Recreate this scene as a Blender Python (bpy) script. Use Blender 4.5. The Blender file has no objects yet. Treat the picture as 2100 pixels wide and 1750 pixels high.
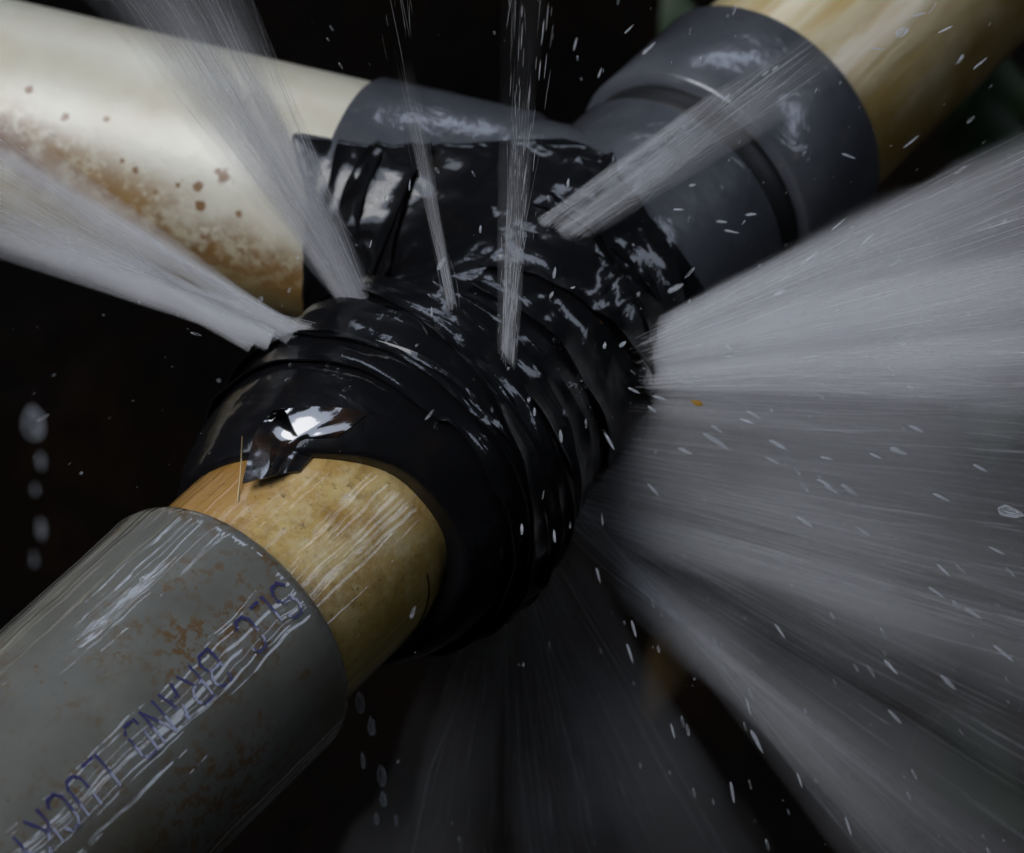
import bpy, math, random
import numpy as np
from mathutils import Vector, Matrix

random.seed(7)
RNG = np.random.default_rng(11)
S = bpy.context.scene
COL = S.collection
R = math.radians

# ------------------------------------------------------------------ camera
PITCH = R(43.0)
FPX = 9607.0                       # focal length, in pixels of a 2100 px wide frame
T0 = np.array([0.0, 0.0, 0.45])    # the middle of the tee
EX = np.array([1.0, 0, 0])
UP = np.array([0, math.sin(PITCH), math.cos(PITCH)])
FW = np.array([0, math.cos(PITCH), -math.sin(PITCH)])
CAM = T0 - 1.1 * ((1254 - 1050) / FPX * EX - (550 - 875) / FPX * UP + FW)

def P(px, py, z):
    return CAM + z * ((px - 1050) / FPX * EX - (py - 875) / FPX * UP + FW)

cd = bpy.data.cameras.new('camera')
cam = bpy.data.objects.new('camera', cd)
COL.objects.link(cam)
cam.location = CAM
cam.rotation_euler = (math.pi / 2 - PITCH, 0, 0)
cd.sensor_width = 36.0
cd.lens = 36.0 * FPX / 2100.0
cd.clip_start = 0.05
cd.clip_end = 400.0
cd.dof.use_dof = True
cd.dof.focus_distance = 1.0
cd.dof.aperture_fstop = 17.0
S.camera = cam

# ------------------------------------------------------------------ sky, sun, exposure
SUN_AZ, SUN_EL = R(249.0), R(55.0)      # azimuth clockwise from +Y
w = bpy.data.worlds.new('World')
S.world = w
w.use_nodes = True
wn = w.node_tree
wn.nodes.clear()
sky = wn.nodes.new('ShaderNodeTexSky')
sky.sky_type = 'NISHITA'
sky.sun_disc = False
sky.sun_elevation = SUN_EL
sky.sun_rotation = SUN_AZ
sky.air_density = 1.0
sky.dust_density = 2.5
sky.ozone_density = 1.0
bg = wn.nodes.new('ShaderNodeBackground')
bg.inputs['Strength'].default_value = 0.12
wo = wn.nodes.new('ShaderNodeOutputWorld')
cl = wn.nodes.new('ShaderNodeMix')            # thin even cloud over the clear sky
cl.data_type = 'RGBA'
cl.inputs[0].default_value = 0.75
cl.inputs[7].default_value = (30.0, 34.0, 42.0, 1)
wn.links.new(sky.outputs[0], cl.inputs[6])
wn.links.new(cl.outputs[2], bg.inputs[0])
wn.links.new(bg.outputs[0], wo.inputs[0])
sl = bpy.data.lights.new('sun', 'SUN')
sl.energy = 1.25
sl.angle = R(30)
sl.color = (1.0, 0.965, 0.91)
sun = bpy.data.objects.new('sun', sl)
COL.objects.link(sun)
sd = Vector((math.sin(SUN_AZ) * math.cos(SUN_EL), math.cos(SUN_AZ) * math.cos(SUN_EL), math.sin(SUN_EL)))
sun.rotation_euler = sd.to_track_quat('Z', 'Y').to_euler()
sun.location = (0, 0, 5)
S.view_settings.view_transform = 'Standard'
S.view_settings.look = 'None'
S.view_settings.gamma = 1.0
S.view_settings.exposure = -0.2
S.cycles.transparent_max_bounces = 40
S.cycles.max_bounces = 6
S.cycles.diffuse_bounces = 2
S.cycles.glossy_bounces = 3
S.cycles.transmission_bounces = 8
S.cycles.caustics_reflective = False
S.cycles.caustics_refractive = False
S.cycles.sample_clamp_indirect = 4.0

# ------------------------------------------------------------------ helpers
def tag(o, label=None, cat=None, group=None, kind=None):
    if label: o['label'] = label
    if cat: o['category'] = cat
    if group: o['group'] = group
    if kind: o['kind'] = kind
    return o

def empty(name, loc=(0, 0, 0)):
    o = bpy.data.objects.new(name, None)
    o.empty_display_size = 0.02
    COL.objects.link(o)
    o.location = loc
    return o

def mesh_obj(name, verts, faces, mat, parent=None, M=None, smooth=True, world=True):
    """verts in the object's own frame (M = its world matrix)"""
    me = bpy.data.meshes.new(name)
    v = np.asarray(verts, dtype=float)
    me.from_pydata(v.tolist(), [], [tuple(int(i) for i in f) for f in faces])
    me.update()
    if smooth:
        me.shade_smooth()
    if mat: me.materials.append(mat)
    o = bpy.data.objects.new(name, me)
    COL.objects.link(o)
    if parent is not None:
        o.parent = parent
        bpy.context.view_layer.update()
        o.matrix_parent_inverse = parent.matrix_world.inverted()
    if M is not None:
        o.matrix_world = M
    return o

def fast_mesh(name, verts, quads, mat, attr=None, parent=None, frame=None):
    """verts Nx3, quads Mx4 (numpy); attr = dict of point float attributes"""
    me = bpy.data.meshes.new(name)
    if frame is not None: verts = frame.loc(verts)
    n, m = len(verts), len(quads)
    k = quads.shape[1]
    me.vertices.add(n)
    me.vertices.foreach_set('co', np.ascontiguousarray(verts, dtype=np.float32).ravel())
    me.loops.add(m * k)
    me.loops.foreach_set('vertex_index', np.ascontiguousarray(quads, dtype=np.int32).ravel())
    me.polygons.add(m)
    me.polygons.foreach_set('loop_start', np.arange(0, m * k, k, dtype=np.int32))
    me.polygons.foreach_set('loop_total', np.full(m, k, dtype=np.int32))
    me.update(calc_edges=True)
    me.validate()
    me.shade_smooth()
    for nm, a in (attr or {}).items():
        at = me.attributes.new(nm, 'FLOAT', 'POINT')
        at.data.foreach_set('value', np.ascontiguousarray(a, dtype=np.float32))
    me.materials.append(mat)
    o = bpy.data.objects.new(name, me)
    COL.objects.link(o)
    if parent is not None:
        o.parent = parent
        o.matrix_parent_inverse = parent.matrix_world.inverted()
    if frame is not None: o.matrix_world = frame.M
    return o

def nrm(v):
    v = np.asarray(v, float)
    return v / np.linalg.norm(v)

class Axis:
    """a pipe's centre line: local z along it, local x towards the camera"""
    def __init__(self, a, b):
        self.o = np.asarray(a, float)
        self.z = nrm(b - a)
        v = -FW
        self.x = nrm(v - self.z * np.dot(v, self.z))
        self.y = np.cross(self.z, self.x)
        self.M = Matrix(((self.x[0], self.y[0], self.z[0], self.o[0]),
                         (self.x[1], self.y[1], self.z[1], self.o[1]),
                         (self.x[2], self.y[2], self.z[2], self.o[2]), (0, 0, 0, 1)))
        self.R3 = np.stack([self.x, self.y, self.z], axis=1)
    def loc(self, p):
        return (np.asarray(p) - self.o) @ self.R3
    def wld(self, q):
        return np.asarray(q) @ self.R3.T + self.o

# the run: from the front sleeve's rim (A) through the tee to the rear socket's rim (B)
ZA, ZB = 1.015, 1.137
A_, B_ = P(482, 1280, ZA), P(1572, 250, ZB)
RUN = Axis(A_, B_)
LAB = np.linalg.norm(B_ - A_)
def rs(s):                         # along the run: image pixels past A -> metres past A
    t = s / 1500.0
    return LAB * t * ZA / (ZB - t * (ZB - ZA))
# the branch, going left and away
T_ = RUN.wld(np.array([0, 0, rs(1062)]))
zt = np.dot(T_ - CAM, FW)
tx = 1050 + FPX * np.dot(T_ - CAM, EX) / zt
ty = 875 - FPX * np.dot(T_ - CAM, UP) / zt
ZL = zt + 0.044
L_ = P(0, 252, ZL)
BR = Axis(T_, L_)
LTL = np.linalg.norm(L_ - T_)
def bs(x):                         # image x on the branch -> metres from the tee's middle
    t = (tx - x) / tx
    return LTL * t * zt / (ZL - t * (ZL - zt))

# ------------------------------------------------------------------ node helper
class NT:
    def __init__(self, name):
        self.m = bpy.data.materials.new(name)
        self.m.use_nodes = True
        self.t = self.m.node_tree
        self.t.nodes.clear()
        self.out = self.n('ShaderNodeOutputMaterial')
    def n(self, typ, **kw):
        x = self.t.nodes.new(typ)
        for k, v in kw.items():
            if k.startswith('i_'):
                x.inputs[k[2:].replace('_', ' ')].default_value = v
            else:
                setattr(x, k, v)
        return x
    def l(self, a, b):
        self.t.links.new(a, b)
    def set(self, sock, v):
        if hasattr(v, 'links') or isinstance(v, bpy.types.NodeSocket):
            self.l(v, sock)
        else:
            sock.default_value = v
    def math(self, op, a, b=0.0, c=None, clamp=False):
        x = self.n('ShaderNodeMath', operation=op, use_clamp=clamp)
        self.set(x.inputs[0], a); self.set(x.inputs[1], b)
        if c is not None: self.set(x.inputs[2], c)
        return x.outputs[0]
    def mix(self, f, a, b, blend='MIX'):
        x = self.n('ShaderNodeMix', data_type='RGBA', blend_type=blend)
        self.set(x.inputs[0], f)
        self.set(x.inputs[6], a if not isinstance(a, tuple) else (*a, 1))
        self.set(x.inputs[7], b if not isinstance(b, tuple) else (*b, 1))
        return x.outputs[2]
    def ramp(self, v, pts):
        x = self.n('ShaderNodeValToRGB')
        e = x.color_ramp.elements
        while len(e) < len(pts): e.new(0.5)
        for q, (p, c) in zip(e, pts):
            q.position = p
            q.color = (c, c, c, 1) if not isinstance(c, tuple) else (*c, 1)
        self.l(v, x.inputs[0])
        return x.outputs[0]
    def coords(self, scale=(1, 1, 1), loc=(0, 0, 0), which='Object'):
        tc = self.n('ShaderNodeTexCoord')
        mp = self.n('ShaderNodeMapping')
        mp.inputs['Scale'].default_value = scale
        mp.inputs['Location'].default_value = loc
        self.l(tc.outputs[which], mp.inputs[0])
        return mp.outputs[0]
    def noise(self, vec, scale, detail=4, rough=0.55, dist=0.0):
        x = self.n('ShaderNodeTexNoise')
        x.inputs['Scale'].default_value = scale
        x.inputs['Detail'].default_value = detail
        x.inputs['Roughness'].default_value = rough
        x.inputs['Distortion'].default_value = dist
        self.l(vec, x.inputs['Vector'])
        return x.outputs[0]
    def voro(self, vec, scale, feature='F1', rand=1.0):
        x = self.n('ShaderNodeTexVoronoi', feature=feature)
        x.inputs['Scale'].default_value = scale
        x.inputs['Randomness'].default_value = rand
        self.l(vec, x.inputs['Vector'])
        return x.outputs['Distance']
    def bump(self, h, strength=1.0, dist=0.001, normal=None):
        x = self.n('ShaderNodeBump')
        x.inputs['Strength'].default_value = strength
        x.inputs['Distance'].default_value = dist
        self.l(h, x.inputs['Height'])
        if normal is not None: self.l(normal, x.inputs['Normal'])
        return x.outputs[0]
    def pbsdf(self, **kw):
        x = self.n('ShaderNodeBsdfPrincipled')
        for k, v in kw.items():
            s = x.inputs[k.replace('_', ' ')]
            if isinstance(v, tuple) and len(v) == 3: v = (*v, 1)
            self.set(s, v)
        self.l(x.outputs[0], self.out.inputs[0])
        return x
    def cyl(self):
        """cylindrical coordinates in the object's frame: angle (0 faces the camera), z; plus a vector (r*angle, z, 0)"""
        tc = self.n('ShaderNodeTexCoord')
        sp = self.n('ShaderNodeSeparateXYZ')
        self.l(tc.outputs['Object'], sp.inputs[0])
        ang = self.math('ARCTAN2', sp.outputs[1], sp.outputs[0])
        return ang, sp.outputs[2]
    def vec(self, x, y, z=0.0):
        c = self.n('ShaderNodeCombineXYZ')
        self.set(c.inputs[0], x); self.set(c.inputs[1], y); self.set(c.inputs[2], z)
        return c.outputs[0]

def smooth01(N, v, a, b):
    x = N.n('ShaderNodeMapRange', interpolation_type='SMOOTHSTEP')
    N.set(x.inputs['Value'], v)
    x.inputs['From Min'].default_value = a
    x.inputs['From Max'].default_value = b
    x.inputs['To Min'].default_value = 0.0
    x.inputs['To Max'].default_value = 1.0
    return x.outputs[0]

# ------------------------------------------------------------------ materials
def mat_sleeve():
    N = NT('wet_grey_pvc')
    ang, z = N.cyl()
    v = N.coords()
    base = N.mix(N.ramp(N.noise(v, 55, 5), [(0.3, 0.0), (0.7, 1.0)]), (0.105, 0.106, 0.092), (0.165, 0.166, 0.145))
    # ochre mud stains, in patches, with fine specks
    patch = N.ramp(N.noise(v, 26, 4, 0.6), [(0.445, 0.0), (0.575, 1.0)])
    speck = N.ramp(N.noise(v, 420, 5, 0.7), [(0.50, 0.0), (0.58, 1.0)])
    st = N.math('MULTIPLY', patch, speck)
    speck2 = N.ramp(N.noise(N.coords(loc=(3, 1, 2)), 300, 3, 0.6), [(0.66, 0.0), (0.70, 1.0)])
    st = N.math('MAXIMUM', st, N.math('MULTIPLY', speck2, 0.8))
    base = N.mix(N.math('MULTIPLY', st, 0.9), base, (0.115, 0.058, 0.012))
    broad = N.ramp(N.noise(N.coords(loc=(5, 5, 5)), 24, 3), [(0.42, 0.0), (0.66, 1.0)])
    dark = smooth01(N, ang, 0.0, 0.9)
    base = N.mix(N.math('MULTIPLY', broad, N.math('MULTIPLY_ADD', dark, 0.6, 0.15)), base, (0.075, 0.055, 0.02))  # brown mottling, made stronger down the lower side to deepen its shade
    # runnels of the water film, drawn out along the pipe
    u = N.math('MULTIPLY', ang, 0.033)
    warp = N.noise(v, 60, 2)
    u2 = N.math('ADD', u, N.math('MULTIPLY', warp, 0.0035))
    run = N.noise(N.vec(u2, N.math('MULTIPLY', z, 0.032)), 280, 2, 0.4, 0.10)
    rip = N.noise(N.vec(u, N.math('MULTIPLY', z, 0.3)), 170, 2, 0.5, 0.5)
    h = N.math('ADD', N.math('MULTIPLY', run, 1.0), N.math('MULTIPLY', rip, 0.13))
    bp = N.bump(h, 1.0, 0.0012)
    b0 = N.bump(N.noise(v, 500, 3), 0.3, 0.0003)
    N.pbsdf(Base_Color=base, Roughness=0.42, Normal=b0, Coat_Weight=1.0, Coat_Roughness=0.012, Coat_Normal=bp, Coat_IOR=1.6)
    return N.m

def brz(px, py):
    """depth of the branch pipe's surface at a picture point"""
    d = P(px, py, 1.0) - CAM
    zz = np.linspace(0.95, 1.25, 3000)
    q = BR.loc(CAM + zz[:, None] * d)
    return zz[np.argmax(np.hypot(q[:, 0], q[:, 1]) < 0.030)]

def mat_white(kind):
    N = NT('aged_white_pvc_' + kind)
    ang, z = N.cyl()
    v = N.coords()
    cream = N.mix(N.ramp(N.noise(v, 45, 5), [(0.3, 0.0), (0.7, 1.0)]), (0.60, 0.56, 0.44), (0.66, 0.63, 0.53))
    if kind == 'front':
        base = N.mix(N.ramp(N.noise(v, 75, 8, 0.72), [(0.38, 0.0), (0.60, 1.0)]), (0.42, 0.235, 0.045), (0.64, 0.48, 0.20))
        base = N.mix(N.ramp(N.noise(N.coords(loc=(4, 2, 1)), 170, 8, 0.75), [(0.50, 0.0), (0.66, 0.8)]), base, (0.66, 0.55, 0.31))
        grime = N.ramp(N.noise(N.coords(loc=(7, 1, 5)), 130, 8, 0.8), [(0.48, 0.0), (0.66, 0.75)])
        base = N.mix(grime, base, (0.23, 0.125, 0.02))
        glint = N.noise(N.vec(N.math('MULTIPLY', ang, 0.029), N.math('MULTIPLY', z, 0.10)), 340, 4, 0.6, 0.1)
        glint = N.math('MULTIPLY', N.ramp(glint, [(0.58, 0.0), (0.66, 1.0)]), N.ramp(N.noise(v, 260, 5, 0.7), [(0.40, 0.0), (0.60, 1.0)]))
        glint = N.math('MULTIPLY', glint, N.math('MULTIPLY', smooth01(N, ang, -0.5, -0.2), smooth01(N, ang, 0.55, 0.25)))
        base = N.mix(N.math('MULTIPLY', glint, 0.75), base, (0.66, 0.64, 0.58))  # pale streaks painted in for wet highlights along the pipe
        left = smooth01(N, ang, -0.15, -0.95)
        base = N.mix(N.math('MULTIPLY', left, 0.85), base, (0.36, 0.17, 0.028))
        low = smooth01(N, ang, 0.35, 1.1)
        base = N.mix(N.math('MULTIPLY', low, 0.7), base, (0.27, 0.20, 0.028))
        speck = N.ramp(N.noise(v, 520, 5, 0.7), [(0.60, 0.0), (0.68, 1.0)])
        base = N.mix(N.math('MULTIPLY', speck, 0.7), base, (0.10, 0.06, 0.02))
        run = N.noise(N.vec(N.math('ADD', N.math('MULTIPLY', ang, 0.029), N.math('MULTIPLY', N.noise(v, 90, 2), 0.002)), N.math('MULTIPLY', z, 0.05)), 300, 2, 0.45, 0.2)
        fine = N.noise(v, 900, 4, 0.65)
        h = N.math('ADD', run, N.math('MULTIPLY', fine, 0.06))
        bp = N.bump(h, 1.0, 0.0012)
        b0 = N.bump(fine, 0.3, 0.0002)
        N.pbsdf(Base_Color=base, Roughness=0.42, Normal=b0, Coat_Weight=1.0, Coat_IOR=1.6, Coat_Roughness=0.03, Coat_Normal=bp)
    elif kind == 'left':
        base = N.mix(N.ramp(N.noise(v, 30, 3), [(0.3, 0.0), (0.7, 1.0)]), (0.57, 0.53, 0.41), (0.67, 0.64, 0.53))
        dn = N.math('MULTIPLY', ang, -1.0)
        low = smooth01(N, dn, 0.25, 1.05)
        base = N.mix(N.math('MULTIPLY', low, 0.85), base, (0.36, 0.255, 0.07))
        # the rust lies in a band that sinks towards the joint
        k = (0.62 - 0.17) / (bs(50) - bs(500))
        off = N.math('SUBTRACT', dn, N.math('MULTIPLY_ADD', z, -k, 0.17 + k * bs(50)))
        band = N.math('MULTIPLY', smooth01(N, off, -0.50, -0.05), smooth01(N, off, 0.42, 0.05))
        clump = N.ramp(N.noise(v, 48, 4, 0.65), [(0.33, 0.0), (0.48, 1.0)])
        sp = N.ramp(N.noise(N.coords(loc=(1, 7, 3)), 230, 6, 0.75), [(0.40, 0.0), (0.52, 1.0)])
        st = N.math('MULTIPLY', N.math('MULTIPLY', band, clump), sp)
        tc = N.n('ShaderNodeTexCoord')
        wob = N.noise(v, 420, 4, 0.7)
        for px, py, rad in [(405, 385, 15), (458, 362, 17), (448, 352, 10), (278, 350, 9), (410, 424, 15), (60, 185, 10), (220, 245, 8), (318, 395, 7), (250, 330, 7), (365, 380, 8), (490, 440, 9), (135, 240, 9)]:
            q = BR.loc(P(px, py, brz(px, py)))
            dd = N.n('ShaderNodeVectorMath', operation='DISTANCE')
            N.l(tc.outputs['Object'], dd.inputs[0]); dd.inputs[1].default_value = tuple(q)
            rr = rad * 1.07 / FPX
            d2 = N.math('MULTIPLY', dd.outputs['Value'], N.math('MULTIPLY_ADD', wob, 3.2, -0.5))
            st = N.math('MAXIMUM', st, smooth01(N, d2, rr * 1.25, rr * 0.5))
        base = N.mix(N.math('MULTIPLY', st, 0.92), base, (0.19, 0.078, 0.013))
        haze_ = N.math('MULTIPLY', band, N.ramp(N.noise(v, 50, 3), [(0.4, 0.0), (0.7, 0.6)]))
        base = N.mix(haze_, base, (0.40, 0.25, 0.085))
        top = N.ramp(N.noise(N.coords(loc=(0, 3, 9)), 35, 3), [(0.5, 0.0), (0.8, 0.4)])
        base = N.mix(top, base, (0.45, 0.33, 0.16))
        bp = N.bump(N.noise(v, 70, 4), 0.6, 0.0012)
        N.pbsdf(Base_Color=base, Roughness=0.40, Normal=bp, Coat_Weight=0.35, Coat_Roughness=0.3)
    else:
        streak = N.noise(N.vec(N.math('MULTIPLY', ang, 0.03), N.math('MULTIPLY', z, 0.12)), 150, 5, 0.6, 0.25)
        base = N.mix(N.ramp(streak, [(0.36, 0.0), (0.64, 1.0)]), (0.46, 0.32, 0.11), (0.60, 0.52, 0.33))
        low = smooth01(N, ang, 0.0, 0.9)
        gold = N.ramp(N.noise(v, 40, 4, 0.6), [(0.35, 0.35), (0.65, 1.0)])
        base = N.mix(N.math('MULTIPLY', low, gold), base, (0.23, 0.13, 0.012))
        bp = N.bump(streak, 0.6, 0.001)
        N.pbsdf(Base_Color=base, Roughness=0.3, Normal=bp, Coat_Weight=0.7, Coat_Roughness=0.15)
    return N.m

def mat_tee():
    N = NT('blue_grey_pvc')
    v = N.coords()
    base = N.mix(N.ramp(N.noise(v, 55, 6, 0.65), [(0.3, 0.0), (0.7, 1.0)]), (0.046, 0.050, 0.060), (0.088, 0.092, 0.102))
    mud = N.ramp(N.noise(N.coords(loc=(2, 5, 1)), 120, 6, 0.7), [(0.60, 0.0), (0.70, 0.6)])
    base = N.mix(mud, base, (0.10, 0.085, 0.065))
    bp = N.bump(N.noise(v, 130, 3, 0.5), 0.5, 0.0008)
    film = N.noise(v, 75, 4, 0.55, 0.7)
    b2 = N.bump(film, 0.8, 0.0014)
    N.pbsdf(Base_Color=base, Roughness=0.33, Normal=bp, Coat_Weight=0.8, Coat_Roughness=0.08, Coat_Normal=b2)
    return N.m

def mat_tape():
    N = NT('black_vinyl_tape')
    ang, z = N.cyl()
    v = N.coords()
    wrap = N.noise(N.vec(N.math('MULTIPLY', ang, 0.0055), z), 260, 2, 0.4, 0.2)     # stretch lines round the pipe
    cr = N.noise(v, 48, 2, 0.40, 0.9)
    fine = N.noise(v, 230, 3, 0.55, 0.5)
    amt = smooth01(N, z, rs(600), rs(720))                                            # the crotch is more crumpled
    h = N.math('ADD', N.math('MULTIPLY', wrap, N.math('MULTIPLY_ADD', amt, -0.10, 0.20)), N.math('MULTIPLY', cr, N.math('MULTIPLY_ADD', amt, 1.0, 0.5)))
    h = N.math('ADD', h, N.math('MULTIPLY', fine, 0.09))
    bp = N.bump(h, 1.0, 0.0019)
    base = N.mix(N.ramp(N.noise(v, 60, 4), [(0.62, 0.0), (0.75, 1.0)]), (0.005, 0.005, 0.006), (0.012, 0.008, 0.005))
    N.pbsdf(Base_Color=base, Roughness=0.34, Specular_IOR_Level=0.10, Normal=bp, Coat_Weight=0.75, Coat_Roughness=0.03, Coat_Normal=bp)
    return N.m

def mat_flap():
    N = NT('smooth_black_tape')
    v = N.coords()
    bp = N.bump(N.noise(v, 90, 2, 0.4, 0.4), 0.3, 0.0006)
    base = N.mix(N.ramp(N.noise(v, 110, 3), [(0.5, 0.0), (0.65, 1.0)]), (0.008, 0.008, 0.009), (0.030, 0.016, 0.010))
    N.pbsdf(Base_Color=base, Roughness=0.12, Normal=bp, Coat_Weight=1.0, Coat_Roughness=0.03, Coat_IOR=1.7, Coat_Normal=bp)
    return N.m

def mat_plain(name, col, rough=0.5, **kw):
    N = NT(name)
    v = N.coords()
    base = N.mix(N.noise(v, 200, 3), tuple(c * 0.75 for c in col), col)
    N.pbsdf(Base_Color=base, Roughness=rough, **kw)
    return N.m

def mat_spray():
    """airborne water broken so fine that it reads white"""
    N = NT('white_water_spray')
    d = N.n('ShaderNodeBsdfDiffuse'); d.inputs[0].default_value = (0.90, 0.90, 0.91, 1)
    t = N.n('ShaderNodeBsdfTranslucent'); t.inputs[0].default_value = (0.90, 0.90, 0.91, 1)
    m1 = N.n('ShaderNodeMixShader'); m1.inputs[0].default_value = 0.5
    N.l(d.outputs[0], m1.inputs[1]); N.l(t.outputs[0], m1.inputs[2])
    N.l(m1.outputs[0], N.out.inputs[0])
    return N.m

def mat_mist():
    """a veil of spray: thickest through its middle, thinning to nothing at its edge"""
    N = NT('soft_water_mist')
    at = N.n('ShaderNodeAttribute', attribute_name='dens')
    lw = N.n('ShaderNodeLayerWeight')
    lw.inputs['Blend'].default_value = 0.5
    soft = N.math('POWER', N.math('SUBTRACT', 1.0, lw.outputs['Facing']), 2.3)
    a = N.math('MULTIPLY', at.outputs['Fac'], soft, clamp=True)
    d = N.n('ShaderNodeBsdfDiffuse'); d.inputs[0].default_value = (0.90, 0.90, 0.91, 1)
    t = N.n('ShaderNodeBsdfTranslucent'); t.inputs[0].default_value = (0.90, 0.90, 0.91, 1)
    m1 = N.n('ShaderNodeMixShader'); m1.inputs[0].default_value = 0.5
    N.l(d.outputs[0], m1.inputs[1]); N.l(t.outputs[0], m1.inputs[2])
    tr = N.n('ShaderNodeBsdfTransparent')
    m2 = N.n('ShaderNodeMixShader')
    N.l(a, m2.inputs[0]); N.l(tr.outputs[0], m2.inputs[1]); N.l(m1.outputs[0], m2.inputs[2])
    N.l(m2.outputs[0], N.out.inputs[0])
    return N.m

def mat_water():
    N = NT('clear_water')
    bp = N.bump(N.noise(N.coords(scale=(1.6, 1.6, 0.35)), 1.7, 2, 0.5, 0.4), 1.0, 0.0011)
    fr = N.n('ShaderNodeFresnel'); fr.inputs['IOR'].default_value = 1.36
    N.l(bp, fr.inputs['Normal'])
    tr = N.n('ShaderNodeBsdfTransparent'); tr.inputs[0].default_value = (0.93, 0.94, 0.95, 1)
    gl = N.n('ShaderNodeBsdfGlossy'); gl.inputs[0].default_value = (1, 1, 1, 1); gl.inputs['Roughness'].default_value = 0.12
    N.l(bp, gl.inputs['Normal'])
    d1 = N.n('ShaderNodeBsdfTranslucent'); d1.inputs[0].default_value = (0.9, 0.92, 0.95, 1)
    d2 = N.n('ShaderNodeBsdfDiffuse'); d2.inputs[0].default_value = (0.9, 0.92, 0.95, 1)
    di = N.n('ShaderNodeAddShader'); N.l(d1.outputs[0], di.inputs[0]); N.l(d2.outputs[0], di.inputs[1])
    ad = N.n('ShaderNodeMixShader'); ad.inputs[0].default_value = 0.45
    N.l(di.outputs[0], ad.inputs[1]); N.l(gl.outputs[0], ad.inputs[2])
    f = N.math('MULTIPLY_ADD', fr.outputs[0], 0.85, -0.012, clamp=True)
    mx = N.n('ShaderNodeMixShader')
    N.l(f, mx.inputs[0]); N.l(tr.outputs[0], mx.inputs[1]); N.l(ad.outputs[0], mx.inputs[2])
    N.l(mx.outputs[0], N.out.inputs[0])
    return N.m

def mat_soil():
    N = NT('shaded_soil')
    v = N.coords()
    base = N.mix(N.ramp(N.noise(v, 9, 5), [(0.4, 0.0), (0.65, 1.0)]), (0.0020, 0.0017, 0.0014), (0.0055, 0.0030, 0.0016))  # soil blackened beyond its own tone, shade put into the colour
    N.pbsdf(Base_Color=base, Roughness=0.9, Specular_IOR_Level=0.03, Normal=N.bump(N.noise(v, 40, 5), 1.0, 0.03))
    return N.m

M_SLEEVE, M_TEE, M_TAPE, M_FLAP = mat_sleeve(), mat_tee(), mat_tape(), mat_flap()
M_WF, M_WL, M_WR = mat_white('front'), mat_white('left'), mat_white('right')
M_INK = mat_plain('violet_ink', (0.030, 0.026, 0.13), 0.35, Coat_Weight=1.0, Coat_Roughness=0.05)
M_SPRAY, M_WATER, M_SOIL, M_MIST = mat_spray(), mat_water(), mat_soil(), mat_mist()
M_GROOVE = mat_plain('groove_dark', (0.008, 0.008, 0.009), 0.5)  # near-black tone for the shade in the tee groove
M_LEAF = mat_plain('green_leaf', (0.012, 0.030, 0.006), 0.5)
M_DARKLEAF = mat_plain('dark_leaf', (0.015, 0.028, 0.010), 0.6)
M_DRY = mat_plain('dry_yellow_blade', (0.045, 0.026, 0.004), 0.6)
M_AMBER = mat_plain('amber_leaf', (0.30, 0.16, 0.02), 0.4)
M_BROWN = mat_plain('brown_leaf', (0.07, 0.035, 0.01), 0.5)

# ------------------------------------------------------------------ setting
def build_ground():
    n = 90
    xs = np.sign(np.linspace(-1, 1, n)) * np.abs(np.linspace(-1, 1, n)) ** 3 * 60
    X, Y = np.meshgrid(xs, xs)
    Z = 0.02 * np.sin(X * 9 + 1.3) * np.cos(Y * 7) + 0.012 * np.sin(X * 23 + Y * 17)
    Z *= np.exp(-(X ** 2 + Y ** 2) / 400)
    v = np.stack([X, Y, Z], -1).reshape(-1, 3)
    q = np.array([[j * n + i, j * n + i + 1, (j + 1) * n + i + 1, (j + 1) * n + i] for j in range(n - 1) for i in range(n - 1)])
    tag(fast_mesh('ground', v, q, M_SOIL), kind='structure')
build_ground()

# ------------------------------------------------------------------ pipes
def lathe(name, axis, prof, mat, parent, seg=128, wob=0.0, label=None):
    """prof: (z, r) list in metres along the axis; open surface"""
    ph = np.linspace(0, 2 * math.pi, seg, endpoint=False)
    V, F = [], []
    for k, (z, r) in enumerate(prof):
        rr = r * (1 + wob * (np.sin(3 * ph + k) * 0.6 + np.sin(7 * ph + 2 * k) * 0.4))
        V.append(np.stack([rr * np.cos(ph), rr * np.sin(ph), np.full(seg, z)], -1))
    V = np.concatenate(V)
    F = [(k * seg + i, k * seg + (i + 1) % seg, (k + 1) * seg + (i + 1) % seg, (k + 1) * seg + i)
         for k in range(len(prof) - 1) for i in range(seg)]
    o = mesh_obj(name, V, F, mat, parent, axis.M)
    if label: o['label'] = label
    md = o.modifiers.new('edges', 'EDGE_SPLIT'); md.split_angle = R(50)
    return o

pw = tag(empty('pipework', T_), 'plastic water pipes meeting at a grey tee, old white lengths and a grey sleeve', 'pipe')
RF, RR, RSL, RSO, RB = 0.0286, 0.0300, 0.0331, 0.0331, 0.0312

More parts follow.
